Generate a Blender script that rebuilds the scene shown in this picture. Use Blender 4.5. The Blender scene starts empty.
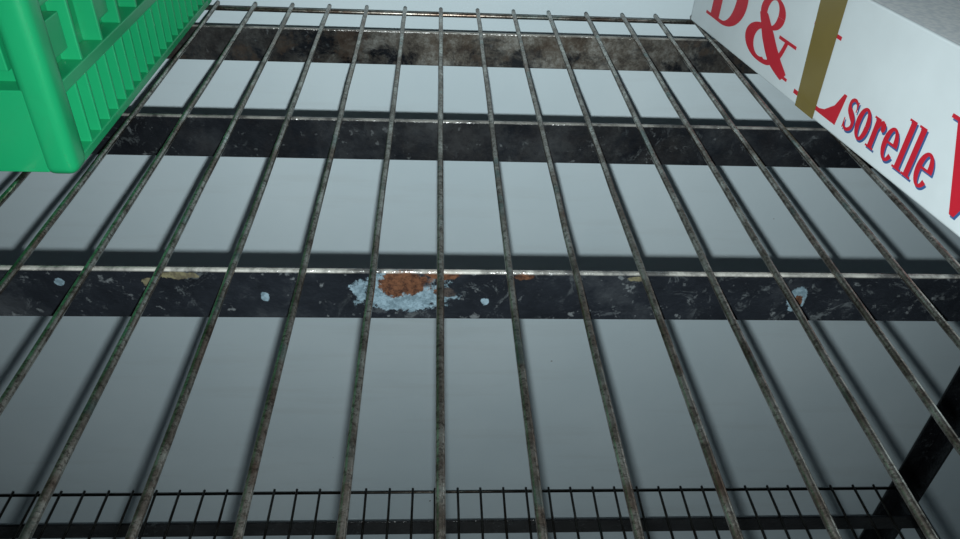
import bpy, bmesh, math, random
from mathutils import Vector, Matrix
random.seed(4)
S=bpy.context.scene
S.view_settings.view_transform='Standard'
ZR=1.09; H=0.258; F=747.0
# ---------------------------------------------------------------- camera
cam_loc=Vector((0,0,ZR+H))
th=math.radians(36.6); psi=0.0744; rho=0.054
f=Vector((math.sin(psi)*math.cos(th),math.cos(psi)*math.cos(th),-math.sin(th)))
r0=Vector((math.cos(psi),-math.sin(psi),0)); u0=r0.cross(f)
r=r0*math.cos(rho)+u0*math.sin(rho); u=u0*math.cos(rho)-r0*math.sin(rho)
cd=bpy.data.cameras.new('camera'); cam=bpy.data.objects.new('camera',cd); S.collection.objects.link(cam)
cd.sensor_width=36; cd.lens=36*F/960; cd.clip_start=0.01
cam.matrix_world=Matrix(((r.x,u.x,-f.x,cam_loc.x),(r.y,u.y,-f.y,cam_loc.y),(r.z,u.z,-f.z,cam_loc.z),(0,0,0,1)))
S.camera=cam
# ---------------------------------------------------------------- materials
def new_mat(name):
    m=bpy.data.materials.new(name); m.use_nodes=True
    nt=m.node_tree; b=nt.nodes['Principled BSDF']; return m,nt,b
def tex(nt,scale,detail=4,rough=.6,vec=None,dist=0):
    n=nt.nodes.new('ShaderNodeTexNoise'); n.inputs['Scale'].default_value=scale
    n.inputs['Detail'].default_value=detail; n.inputs['Roughness'].default_value=rough
    n.inputs['Distortion'].default_value=dist
    if vec is None:
        c=nt.nodes.new('ShaderNodeTexCoord'); vec=c.outputs['Object']
    nt.links.new(vec,n.inputs['Vector']); return n.outputs['Fac']
def scaled(nt,sx,sy,sz):
    c=nt.nodes.new('ShaderNodeTexCoord'); mp=nt.nodes.new('ShaderNodeMapping')
    mp.inputs['Scale'].default_value=(sx,sy,sz); nt.links.new(c.outputs['Object'],mp.inputs['Vector']); return mp.outputs[0]
def ramp(nt,fac,stops):
    n=nt.nodes.new('ShaderNodeValToRGB'); e=n.color_ramp.elements
    while len(e)>len(stops): e.remove(e[-1])
    while len(e)<len(stops): e.new(1)
    for i,(p,c) in enumerate(stops):
        e[i].position=p; e[i].color=(c[0],c[1],c[2],1) if hasattr(c,'__len__') else (c,c,c,1)
    nt.links.new(fac,n.inputs['Fac']); return n.outputs['Color']
def mix(nt,fac,a,b):
    n=nt.nodes.new('ShaderNodeMix'); n.data_type='RGBA'
    if hasattr(fac,'links'): nt.links.new(fac,n.inputs[0])
    else: n.inputs[0].default_value=fac
    for s,v in ((n.inputs[6],a),(n.inputs[7],b)):
        if hasattr(v,'links'): nt.links.new(v,s)
        else: s.default_value=(v[0],v[1],v[2],1)
    return n.outputs[2]
def math_(nt,op,a,b=0):
    n=nt.nodes.new('ShaderNodeMath'); n.operation=op
    for i,v in enumerate((a,b)):
        if hasattr(v,'links'): nt.links.new(v,n.inputs[i])
        else: n.inputs[i].default_value=v
    return n.outputs[0]
def bump(nt,b,h,strength=.3,dist=.001):
    n=nt.nodes.new('ShaderNodeBump'); n.inputs['Strength'].default_value=strength
    n.inputs['Distance'].default_value=dist
    nt.links.new(h,n.inputs['Height']); nt.links.new(n.outputs[0],b.inputs['Normal'])
def flat(name,col,rough=.5,metal=0,bs=0,bscale=200):
    m,nt,b=new_mat(name)
    t=tex(nt,bscale*.2,3)
    c=mix(nt,t,[x*.88 for x in col],[min(1,x*1.1) for x in col])
    nt.links.new(c,b.inputs['Base Color']); b.inputs['Roughness'].default_value=rough
    b.inputs['Metallic'].default_value=metal
    if bs: bump(nt,b,tex(nt,bscale,3),bs)
    return m

# wall: cold-room white panel
m_wall,nt,b=new_mat('wall_paint')
c=mix(nt,ramp(nt,tex(nt,3,5),[(.35,0),(.7,1)]),(.53,.635,.685),(.60,.70,.745))
streak=ramp(nt,tex(nt,3,5,.65,scaled(nt,1,1,9)),[(.55,0),(.75,1)])
c=mix(nt,math_(nt,'MULTIPLY',streak,.3),c,(.44,.49,.50))
spots=ramp(nt,tex(nt,55,2,.5),[(.0,1),(.205,1),(.225,0)])
c=mix(nt,spots,c,(.2,.2,.2))
nt.links.new(c,b.inputs['Base Color']); b.inputs['Roughness'].default_value=.5
bump(nt,b,tex(nt,120,2),.05)
m_floor=flat('floor_tile_grey',(.35,.36,.36),.5)
m_ceil=flat('ceiling_white',(.7,.72,.73),.6)

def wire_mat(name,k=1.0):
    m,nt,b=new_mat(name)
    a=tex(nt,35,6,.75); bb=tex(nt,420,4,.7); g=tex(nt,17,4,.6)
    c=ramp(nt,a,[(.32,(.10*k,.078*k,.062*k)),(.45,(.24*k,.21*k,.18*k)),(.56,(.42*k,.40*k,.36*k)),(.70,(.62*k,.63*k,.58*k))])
    rust=ramp(nt,g,[(.55,0),(.64,1)])
    c=mix(nt,math_(nt,'MULTIPLY',rust,.5),c,(.18*k,.10*k,.065*k))
    dark=ramp(nt,bb,[(.38,1),(.50,0)])
    c=mix(nt,math_(nt,'MULTIPLY',dark,.75),c,(.02,.017,.016))
    teal=ramp(nt,tex(nt,30,3,.5,None,1.),[(.60,0),(.68,1)])
    c=mix(nt,math_(nt,'MULTIPLY',teal,.45),c,(.15*k,.25*k,.24*k))
    nt.links.new(c,b.inputs['Base Color'])
    b.inputs['Metallic'].default_value=1.0
    nt.links.new(ramp(nt,bb,[(.3,.42),(.7,.26)]),b.inputs['Roughness'])
    bump(nt,b,bb,.4,.0005)
    return m
m_wire=wire_mat('oxidised_wire')
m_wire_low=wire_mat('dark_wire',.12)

def bar_mat(name,patches=(),wear=0.0,ztop=None,edge=.5):
    m,nt,b=new_mat(name)
    co=nt.nodes.new('ShaderNodeTexCoord').outputs['Object']
    sx=nt.nodes.new('ShaderNodeSeparateXYZ'); nt.links.new(co,sx.inputs[0])
    base=ramp(nt,tex(nt,14,6,.7,co),[(.3,(.0025,.003,.004)),(.52,(.006,.0073,.0095)),(.75,(.022,.025,.028))])
    sp=ramp(nt,tex(nt,150,3,.6,co),[(.645,0),(.73,1)])
    base=mix(nt,math_(nt,'MULTIPLY',sp,.55),base,(.09,.10,.105))
    big=ramp(nt,tex(nt,9,4,.6,co),[(.43,0),(.62,1)])
    sp2=ramp(nt,tex(nt,60,6,.8,co,.8),[(.56,0),(.64,1)])
    base=mix(nt,math_(nt,'MULTIPLY',math_(nt,'MULTIPLY',sp2,big),.6),base,(.055,.063,.067))
    if wear>0:
        gx=math_(nt,'ABSOLUTE',math_(nt,'SUBTRACT',sx.outputs[0],.09))
        cen=ramp(nt,gx,[(.08,1),(.24,.2)])
        w=ramp(nt,tex(nt,11,7,.75,co,.6),[(.42,0),(.52,1)])
        wc=ramp(nt,tex(nt,38,6,.8,co),[(.36,(.035,.03,.026)),(.48,(.10,.092,.078)),(.58,(.18,.18,.165)),(.72,(.34,.35,.33))])
        base=mix(nt,math_(nt,'MULTIPLY',math_(nt,'MULTIPLY',w,cen),.85*wear),base,wc)
        br=ramp(nt,tex(nt,26,6,.75,co),[(.52,0),(.60,1)])
        base=mix(nt,math_(nt,'MULTIPLY',br,.5*wear),base,(.05,.036,.026))
    n1=math_(nt,'SUBTRACT',tex(nt,60,6,.78,co),.5)
    for (px,pz,rx,rz,kind) in patches:
        ex=math_(nt,'DIVIDE',math_(nt,'SUBTRACT',sx.outputs[0],px),rx)
        ez=math_(nt,'DIVIDE',math_(nt,'SUBTRACT',sx.outputs[2],pz),rz)
        d=math_(nt,'SQRT',math_(nt,'ADD',math_(nt,'MULTIPLY',ex,ex),math_(nt,'MULTIPLY',ez,ez)))
        d=math_(nt,'ADD',d,math_(nt,'MULTIPLY',n1,2.5))
        if kind=='paint': outer,inner=(.095,.135,.16),(.05,.075,.09)
        elif kind=='rust': outer,inner=(.058,.027,.015),(.020,.010,.007)
        elif kind=='bare': outer,inner=(.012,.011,.012),(.03,.025,.022)
        else: outer,inner=(.075,.07,.042),(.04,.036,.025)
        mk=ramp(nt,math_(nt,'MULTIPLY',d,.5),[(.42,1),(.48,0)])
        cc=mix(nt,ramp(nt,tex(nt,190,6,.8,co),[(.42,0),(.58,1)]),inner,outer)
        base=mix(nt,mk,base,cc)
    if ztop is not None:
        e=ramp(nt,math_(nt,'MULTIPLY',math_(nt,'SUBTRACT',ztop,sx.outputs[2]),100),[(.08,1),(.16,0)])
        e=math_(nt,'MULTIPLY',e,ramp(nt,tex(nt,40,5,.7,co),[(.38,.15),(.58,1)]))
        base=mix(nt,math_(nt,'MULTIPLY',e,edge),base,(.26,.26,.24))  # pale worn-metal rim; also paints in the highlight line along the top edge
    nt.links.new(base,b.inputs['Base Color'])
    b.inputs['Roughness'].default_value=.2
    bump(nt,b,tex(nt,38,6,.65,co),.8,.003)
    return m
m_green,nt,b=new_mat('green_plastic')
nt.links.new(mix(nt,tex(nt,9,3),(.004,.21,.08),(.010,.27,.105)),b.inputs['Base Color'])
b.inputs['Roughness'].default_value=.32
bump(nt,b,tex(nt,25,3),.15,.003)
m_card=flat('white_cardboard',(.56,.63,.66),.6,bs=.1,bscale=90)
m_red=flat('red_print',(.45,.010,.025),.5)
m_blue=flat('blue_print',(.03,.09,.24),.5)
m_tape=flat('olive_tape',(.16,.125,.035),.25)
m_foam,nt,b=new_mat('polystyrene_foam')
v=nt.nodes.new('ShaderNodeTexVoronoi'); v.inputs['Scale'].default_value=260
tc=nt.nodes.new('ShaderNodeTexCoord'); nt.links.new(tc.outputs['Object'],v.inputs['Vector'])
nt.links.new(ramp(nt,v.outputs['Distance'],[(.2,(.88,.92,.93)),(.8,(.70,.76,.80))]),b.inputs['Base Color'])
bump(nt,b,v.outputs['Distance'],-.3,.0006)

# ---------------------------------------------------------------- helpers
def obj_from_bm(name,bm,mat,parent=None,bevel=0,smooth=False,seg=2):
    me=bpy.data.meshes.new(name); bm.normal_update(); bm.to_mesh(me); bm.free()
    o=bpy.data.objects.new(name,me); S.collection.objects.link(o); me.materials.append(mat)
    if parent: o.parent=parent
    if smooth:
        for p in me.polygons: p.use_smooth=True
    if bevel:
        md=o.modifiers.new('bevel','BEVEL'); md.width=bevel; md.segments=seg; md.limit_method='ANGLE'
    return o
def box(bm,x0,x1,y0,y1,z0,z1,M=None):
    vs=[Vector((x,y,z)) for z in (z0,z1) for y in (y0,y1) for x in (x0,x1)]
    if M is not None: vs=[M@v for v in vs]
    vs=[bm.verts.new(v) for v in vs]
    fs=[]
    for q in ((0,2,3,1),(4,5,7,6),(0,1,5,4),(2,6,7,3),(0,4,6,2),(1,3,7,5)):
        fs.append(bm.faces.new([vs[i] for i in q]))
    if M is not None and M.determinant()<0:
        bmesh.ops.reverse_faces(bm,faces=fs)
def tube(bm,pts,rad,n=12):
    rings=[]
    for i,p in enumerate(pts):
        p=Vector(p); a=Vector(pts[max(0,i-1)]); c=Vector(pts[min(len(pts)-1,i+1)])
        t=(c-a).normalized(); s=t.cross(Vector((0,0,1)))
        if s.length<.1: s=Vector((1,0,0))
        s.normalize(); w=s.cross(t)
        rings.append([bm.verts.new(p+(s*math.cos(k*2*math.pi/n)+w*math.sin(k*2*math.pi/n))*rad) for k in range(n)])
    for a,c in zip(rings,rings[1:]):
        for k in range(n): bm.faces.new((a[k],a[(k+1)%n],c[(k+1)%n],c[k]))
    bm.faces.new(rings[0][::-1]); bm.faces.new(rings[-1])
def empty(name):
    e=bpy.data.objects.new(name,None); S.collection.objects.link(e); e.empty_display_size=.1; return e
def slab(name,b0,mat):
    bm=bmesh.new(); box(bm,*b0); return obj_from_bm(name,bm,mat)

# ---------------------------------------------------------------- room
WY=.872
slab('wall_back',(-1.7,1.7,WY,WY+.1,0,2.5),m_wall)
slab('wall_left',(-1.8,-1.7,-1.6,WY+.1,0,2.5),m_wall)
slab('wall_right',(1.7,1.8,-1.6,WY+.1,0,2.5),m_wall)
slab('floor',(-1.8,1.8,-1.6,WY+.1,-.1,0),m_floor)
slab('ceiling',(-1.8,1.8,-1.6,WY+.1,2.5,2.6),m_ceil)

# ---------------------------------------------------------------- shelving unit
unit=empty('metal_shelving_unit')
WR=.0021; P=.0397; XL,XR=-.84,.86
def rack(zt,prefix,mw,bars,rad=WR):
    bm=bmesh.new()
    n0=int(math.ceil((XL-.003)/P)); n1=int(math.floor((XR-.003)/P))
    for n in range(n0,n1+1):
        x=.0035+n*P+random.uniform(-.0007,.0007); x2=x+random.uniform(-.0012,.0012)
        pts=[]
        for i in range(15):
            t=i/14; pts.append((x+(x2-x)*t+random.uniform(-.0003,.0003),.06+t*(.822-.06),zt-rad+random.uniform(-.0003,.0)))
        tube(bm,pts,rad)
    obj_from_bm(prefix+'_wires',bm,mw,unit,smooth=True)
    bm=bmesh.new()
    for y in (.06,.818):
        tube(bm,[(XL,y,zt-3*rad),(0,y,zt-3*rad),(XR,y,zt-3*rad)],rad*1.15)
    tube(bm,[(XL,.06,zt-3*rad),(XL,.818,zt-3*rad)],rad*1.3); tube(bm,[(XR,.06,zt-3*rad),(XR,.818,zt-3*rad)],rad*1.3)
    obj_from_bm(prefix+'_edge_rods',bm,mw,unit,smooth=True)
    for i,(y,mb) in enumerate(bars):
        bm=bmesh.new(); box(bm,XL,XR,y,y+.004,zt-2*rad-.0362,zt-2*rad)
        obj_from_bm(prefix+'_bar_%d'%(i+1),bm,mb,unit,bevel=.0016,seg=3)
z=ZR-.02; ZT=ZR-2*WR
mb1=bar_mat('chipped_black_paint_a',[(-.019,z+.001,.030,.0165,'paint'),(.006,z+.001,.007,.004,'bare'),(-.016,z+.007,.019,.010,'rust'),(.004,z+.014,.012,.004,'rust'),
   (-.148,z+.012,.013,.003,'ochre'),(-.165,z+.006,.004,.004,'ochre'),(-.10,z-.004,.003,.004,'paint'),(-.215,z+.006,.003,.003,'paint'),(.053,z+.013,.007,.003,'rust'),
   (.222,z-.002,.006,.010,'paint'),(.223,z-.004,.003,.005,'rust'),(.03,z-.006,.003,.003,'paint'),(.12,z+.012,.006,.002,'ochre')],ztop=ZT,edge=.75)
mb2=bar_mat('chipped_black_paint_b',[],.06,ztop=ZT,edge=.6)
mb3=bar_mat('chipped_black_paint_c',[],1.0,ztop=ZT,edge=.8)
rack(ZR,'upper_rack',m_wire,[(.142,mb2),(.349,mb1),(.550,mb2),(.757,mb3)])
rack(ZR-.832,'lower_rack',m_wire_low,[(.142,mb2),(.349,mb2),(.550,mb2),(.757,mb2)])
bm=bmesh.new()
for zt in (ZR,ZR-.832):
    for x0,x1 in ((XL-.006,XL),(XR,XR+.006)):
        box(bm,x0,x1,.05,.83,zt-.045,zt-.006)
for x,sx in ((XL-.006,-1),(XR+.006,1)):
    for y,sy in ((.055,-1),(.825,1)):
        xa,xb=sorted((x,x+sx*.004)); ya,yb=sorted((y,y-sy*.035))
        box(bm,xa,xb,ya,yb,0,1.75)
        xa,xb=sorted((x+sx*.004,x-sx*.031)); ya,yb=sorted((y,y+sy*.004))
        box(bm,xa,xb,ya,yb,0,1.75)
obj_from_bm('side_frames_and_posts',bm,mb2,unit,bevel=.001)

# ---------------------------------------------------------------- green crate
crate=empty('green_plastic_crate')
cx1=-.236; cy0=.443; L=.371; W=.52; CH=.21; CR=.022
def crate_side(name,O,du,dv,length):
    M=Matrix(((du[0],dv[0],0,O[0]),(du[1],dv[1],0,O[1]),(0,0,1,O[2]),(0,0,0,1)))
    bm=bmesh.new()
    def B(u0,u1,t0,t1,w0,w1): box(bm,u0,u1,t0,t1,w0,w1,M)
    a0=CR-.004; a1=length-CR+.004
    if du[0]==0:                                     # short sides: ribbed, recessed base band
        B(a0,a1,-.018,-.009,.003,.052)
        B(a0,a1,-.0179,-.001,.0515,.0598)
        B(a0,a1,-.0179,-.001,.003,.009)
        k=int(round((a1-a0)/.018)); st=(a1-a0)/k
        for i in range(1,k):
            uu=a0+i*st; B(uu-.0013,uu+.0013,-.0178,-.0015,.0085,.052)
    else:
        B(a0,a1,-.018,-.001,.003,.060)
    B(a0,a1,-.010,-.0,.196,.209)
    B(a0,a1,-.018,-.0095,.196,.2088)
    k=int(round((a1-a0)/.036)); st=(a1-a0)/k
    for i in range(k+1):
        uu=a0+i*st; B(uu-.0016,uu+.0016,-.0181,-.002,.0595,.1965)
    for i in range(k):
        a=a0+i*st+.0012; c=a0+(i+1)*st-.0012
        B(a,c,-.0181,-.0040,.104,.1075)
        B(a,c,-.0181,-.0040,.150,.1535)
        if i%2==0:
            B(a,c,-.0181,-.0150,.0595,.1045)
            B(a+.006,c-.006,-.0152,-.0060,.070,.094)
            B(a,c,-.0181,-.0150,.1070,.120); B(a,c,-.0181,-.0150,.143,.1505)
            B(a,c,-.0181,-.0150,.1530,.1965)
        else:
            B(a,c,-.0181,-.0150,.0595,.072); B(a,c,-.0181,-.0150,.096,.1045)
            B(a,a+.008,-.0180,-.0150,.0715,.0965); B(c-.008,c,-.0180,-.0150,.0715,.0965)
            B(a,c,-.0181,-.0150,.1070,.1505)
            m=(a+c)/2; B(m-.001,m+.001,-.0152,-.006,.107,.1505)
            B(a,c,-.0181,-.0150,.1530,.1965)
    return obj_from_bm(name,bm,m_green,crate,bevel=.0008)
x0=cx1-W; y1=cy0+L; zc=ZR+.0005
crate_side('front_wall',(x0,cy0,zc),(1,0),(0,-1),W)
crate_side('right_wall',(cx1,cy0,zc),(0,1),(1,0),L)
crate_side('back_wall',(cx1,y1,zc),(-1,0),(0,1),W)
crate_side('left_wall',(x0,y1,zc),(0,-1),(-1,0),L)
for i,(px,py) in enumerate(((x0,cy0),(cx1-CR,cy0),(x0,y1-CR),(cx1-CR,y1-CR))):
    bm=bmesh.new(); box(bm,px,px+CR,py,py+CR,zc,zc+.2085)
    obj_from_bm('corner_post_%d'%(i+1),bm,m_green,crate,bevel=.007,seg=5,smooth=True)
bm=bmesh.new()
k=int(W/.025)
for i in range(1,k): box(bm,x0+i*.025-.002,x0+i*.025+.002,cy0+.017,y1-.017,zc+.001,zc+.007)
k=int(L/.025)
for i in range(1,k): box(bm,x0+.017,cx1-.017,cy0+i*.025-.002,cy0+i*.025+.002,zc+.001,zc+.007)
box(bm,x0+.017,cx1-.017,cy0+.017,y1-.017,zc+.007,zc+.010)
obj_from_bm('ribbed_base',bm,m_green,crate)

# ---------------------------------------------------------------- printed box
bx=empty('cardboard_fish_box')
A=Vector((.275,.806,ZR+.0005)); Bp=Vector((.337,.383,ZR+.0005))
d=(Bp-A).normalized(); nn=d.cross(Vector((0,0,1))); BL=.56; BW=.36; BH=.103
MB=Matrix(((d.x,nn.x,0,A.x),(d.y,nn.y,0,A.y),(0,0,1,A.z),(0,0,0,1)))
bm=bmesh.new(); T=.004
box(bm,0,BL,-T,0,0,BH,MB); box(bm,0,BL,-BW,-BW+T,0,BH,MB)
box(bm,0,T,-BW+T,-T,0,BH,MB); box(bm,BL-T,BL,-BW+T,-T,0,BH,MB); box(bm,T,BL-T,-BW+T,-T,0,T,MB)
bmesh.ops.recalc_face_normals(bm,faces=bm.faces)
obj_from_bm('carton_walls',bm,m_card,bx,bevel=.0015)
bm=bmesh.new(); box(bm,T+.001,BL-T-.001,-BW+T+.001,-T-.001,T,BH-.002,MB)
bmesh.ops.recalc_face_normals(bm,faces=bm.faces)
obj_from_bm('foam_lid',bm,m_foam,bx,bevel=.004,seg=3)
bm=bmesh.new()
def quad3(bm,pts,t):
    bm.faces.new([bm.verts.new(MB@Vector((p[0],t,p[1]))) for p in pts])
quad3(bm,[(.222,0),(.250,0),(.245,BH+.0003),(.211,BH+.0003)],.0006)
bm.faces.new([bm.verts.new(MB@Vector(p)) for p in ((.211,.0006,BH+.0005),(.245,.0006,BH+.0005),(.241,-.05,BH+.0005),(.208,-.05,BH+.0005))])
obj_from_bm('packing_tape',bm,m_tape,bx)

def glyphs(bm,text,u0,w0,cap,xs,t,dx=0,dz=0):
    lay=[t]
    def q(pts):
        lay[0]+=.000004
        vs=[bm.verts.new(MB@Vector((u0+dx+(p[0]+off)*xs,lay[0],w0+dz+p[1]*cap))) for p in pts]
        bm.faces.new(vs)
    def R(a,b,c,e): q([(a,c),(b,c),(b,e),(a,e)])
    def ring(cx,cy,ro,so,ri,si,a0=0,a1=360,icx=None,n=40):
        icx=cx if icx is None else icx
        for i in range(n):
            t0=math.radians(a0+(a1-a0)*i/n); t1=math.radians(a0+(a1-a0)*(i+1)/n)
            q([(cx+ro*math.cos(t0),cy+so*math.sin(t0)),(cx+ro*math.cos(t1),cy+so*math.sin(t1)),
               (icx+ri*math.cos(t1),cy+si*math.sin(t1)),(icx+ri*math.cos(t0),cy+si*math.sin(t0))])
    def stroke(P,Wd):
        pts=[];m=len(P)
        for i in range(m-1):
            p0=P[max(0,i-1)];p1=P[i];p2=P[i+1];p3=P[min(m-1,i+2)]
            for j in range(8):
                s=j/8
                g=[.5*((2*p1[k])+(-p0[k]+p2[k])*s+(2*p0[k]-5*p1[k]+4*p2[k]-p3[k])*s*s+(-p0[k]+3*p1[k]-3*p2[k]+p3[k])*s**3) for k in (0,1)]
                pts.append((g[0],g[1],Wd[i]*(1-s)+Wd[i+1]*s))
        pts.append((P[-1][0],P[-1][1],Wd[-1]))
        e=[]
        for i,p in enumerate(pts):
            a=pts[max(0,i-1)];c=pts[min(len(pts)-1,i+1)]
            tx,ty=c[0]-a[0],c[1]-a[1];l=math.hypot(tx,ty) or 1
            nx,ny=-ty/l*p[2]/2,tx/l*p[2]/2
            e.append(((p[0]+nx,p[1]+ny),(p[0]-nx,p[1]-ny)))
        for a,c in zip(e,e[1:]): q([a[0],c[0],c[1],a[1]])
    def blob(cx,cy,rr): q([(cx+rr*math.cos(k*math.pi/8),cy+rr*math.sin(k*math.pi/8)) for k in range(16)])
    off=0
    for ch in text:
        if ch=='D':
            R(0,.5,0,.05);R(0,.5,.95,1);R(.13,.37,.03,.97)
            ring(.45,.5,.55,.5,.27,.44,-90,90); R(.3,.46,0,.06);R(.3,.46,.94,1); adv=1.08
        elif ch=='L':
            R(0,.52,.95,1);R(0,.8,0,.06);R(.14,.38,.03,.97)
            q([(.45,.03),(.86,.0),(.9,.42),(.85,.42),(.76,.22),(.62,.09)]); adv=.95
        elif ch=='&':
            ring(.42,.76,.25,.24,.11,.19); ring(.36,.27,.37,.28,.17,.21,95,300)
            stroke([(.33,.52),(.28,.6),(.22,.7)],[.04,.12,.1])
            stroke([(.27,.68),(.45,.42),(.66,.18),(.92,.02)],[.15,.25,.26,.14])
            stroke([(.40,.02),(.58,.07),(.74,.24),(.82,.5)],[.06,.08,.07,.06]); R(.66,1.0,.49,.54)
            R(.8,1.0,.0,.045)
            adv=1.05
        elif ch=='V':
            R(-.06,.44,.95,1);R(.62,1.0,.95,1)
            q([(.03,.97),(.33,.97),(.60,.22),(.50,-.02),(.45,-.02)])
            q([(.78,.97),(.85,.97),(.52,-.02),(.46,-.02)]); adv=1
        elif ch=='s':
            stroke([(.44,.50),(.36,.62),(.22,.645),(.10,.57),(.12,.44),(.27,.35),(.42,.25),(.43,.11),(.28,.02),(.13,.04),(.06,.16)],[.05,.07,.07,.11,.15,.18,.16,.12,.07,.07,.05])
            R(.42,.465,.44,.66);R(.04,.085,0,.22); adv=.56
        elif ch=='o':
            ring(.32,.33,.31,.345,.11,.28); adv=.70
        elif ch=='r':
            R(0,.36,0,.045);R(.0,.15,.60,.645);R(.09,.29,.03,.645)
            stroke([(.25,.42),(.33,.58),(.44,.60)],[.06,.09,.1]); blob(.46,.53,.10); adv=.60
        elif ch=='e':
            ring(.31,.33,.30,.345,.11,.28,0,325); R(.10,.60,.33,.38); adv=.67
        elif ch=='l':
            R(0,.38,0,.045);R(.0,.15,.955,1);R(.09,.29,.03,1); adv=.40
        off+=adv
def label(name,mat,items,t,dx=0,dz=0):
    bm=bmesh.new()
    for it in items: glyphs(bm,it[0],it[1],it[2],it[3],it[4],t,dx,dz)
    return obj_from_bm(name,bm,mat,bx)
items=[('D',.032,.018,.060,.076),('&',.117,.012,.058,.084),('L',.214,.008,.062,.074)]
it2=[('sorelle',.285,.011,.037,.0256),('V',.384,.010,.056,.060)]
label('blue_shadow_print',m_blue,it2,.0001,.0016,-.0012)
label('red_lettering',m_red,items+it2,.0003)

# ---------------------------------------------------------------- lights
ld=bpy.data.lights.new('phone_flash','SPOT'); ld.energy=28; ld.shadow_soft_size=.0028; ld.color=(.93,1,1)
ld.spot_size=math.radians(122); ld.spot_blend=1
lo=bpy.data.objects.new('phone_flash',ld); S.collection.objects.link(lo)
lo.matrix_world=cam.matrix_world.copy(); lo.location=cam_loc-u*.016
w=bpy.data.worlds.new('world'); S.world=w; w.use_nodes=True
w.node_tree.nodes['Background'].inputs[0].default_value=(.5,.6,.7,1)
w.node_tree.nodes['Background'].inputs[1].default_value=.05
ld=bpy.data.lights.new('fill_light','AREA'); ld.energy=1.2; ld.size=.6; ld.color=(.85,.95,1)  # unseen overhead area light, added as ambient fill
lo=bpy.data.objects.new('fill_light',ld); S.collection.objects.link(lo); lo.location=(.2,-.7,2.45)
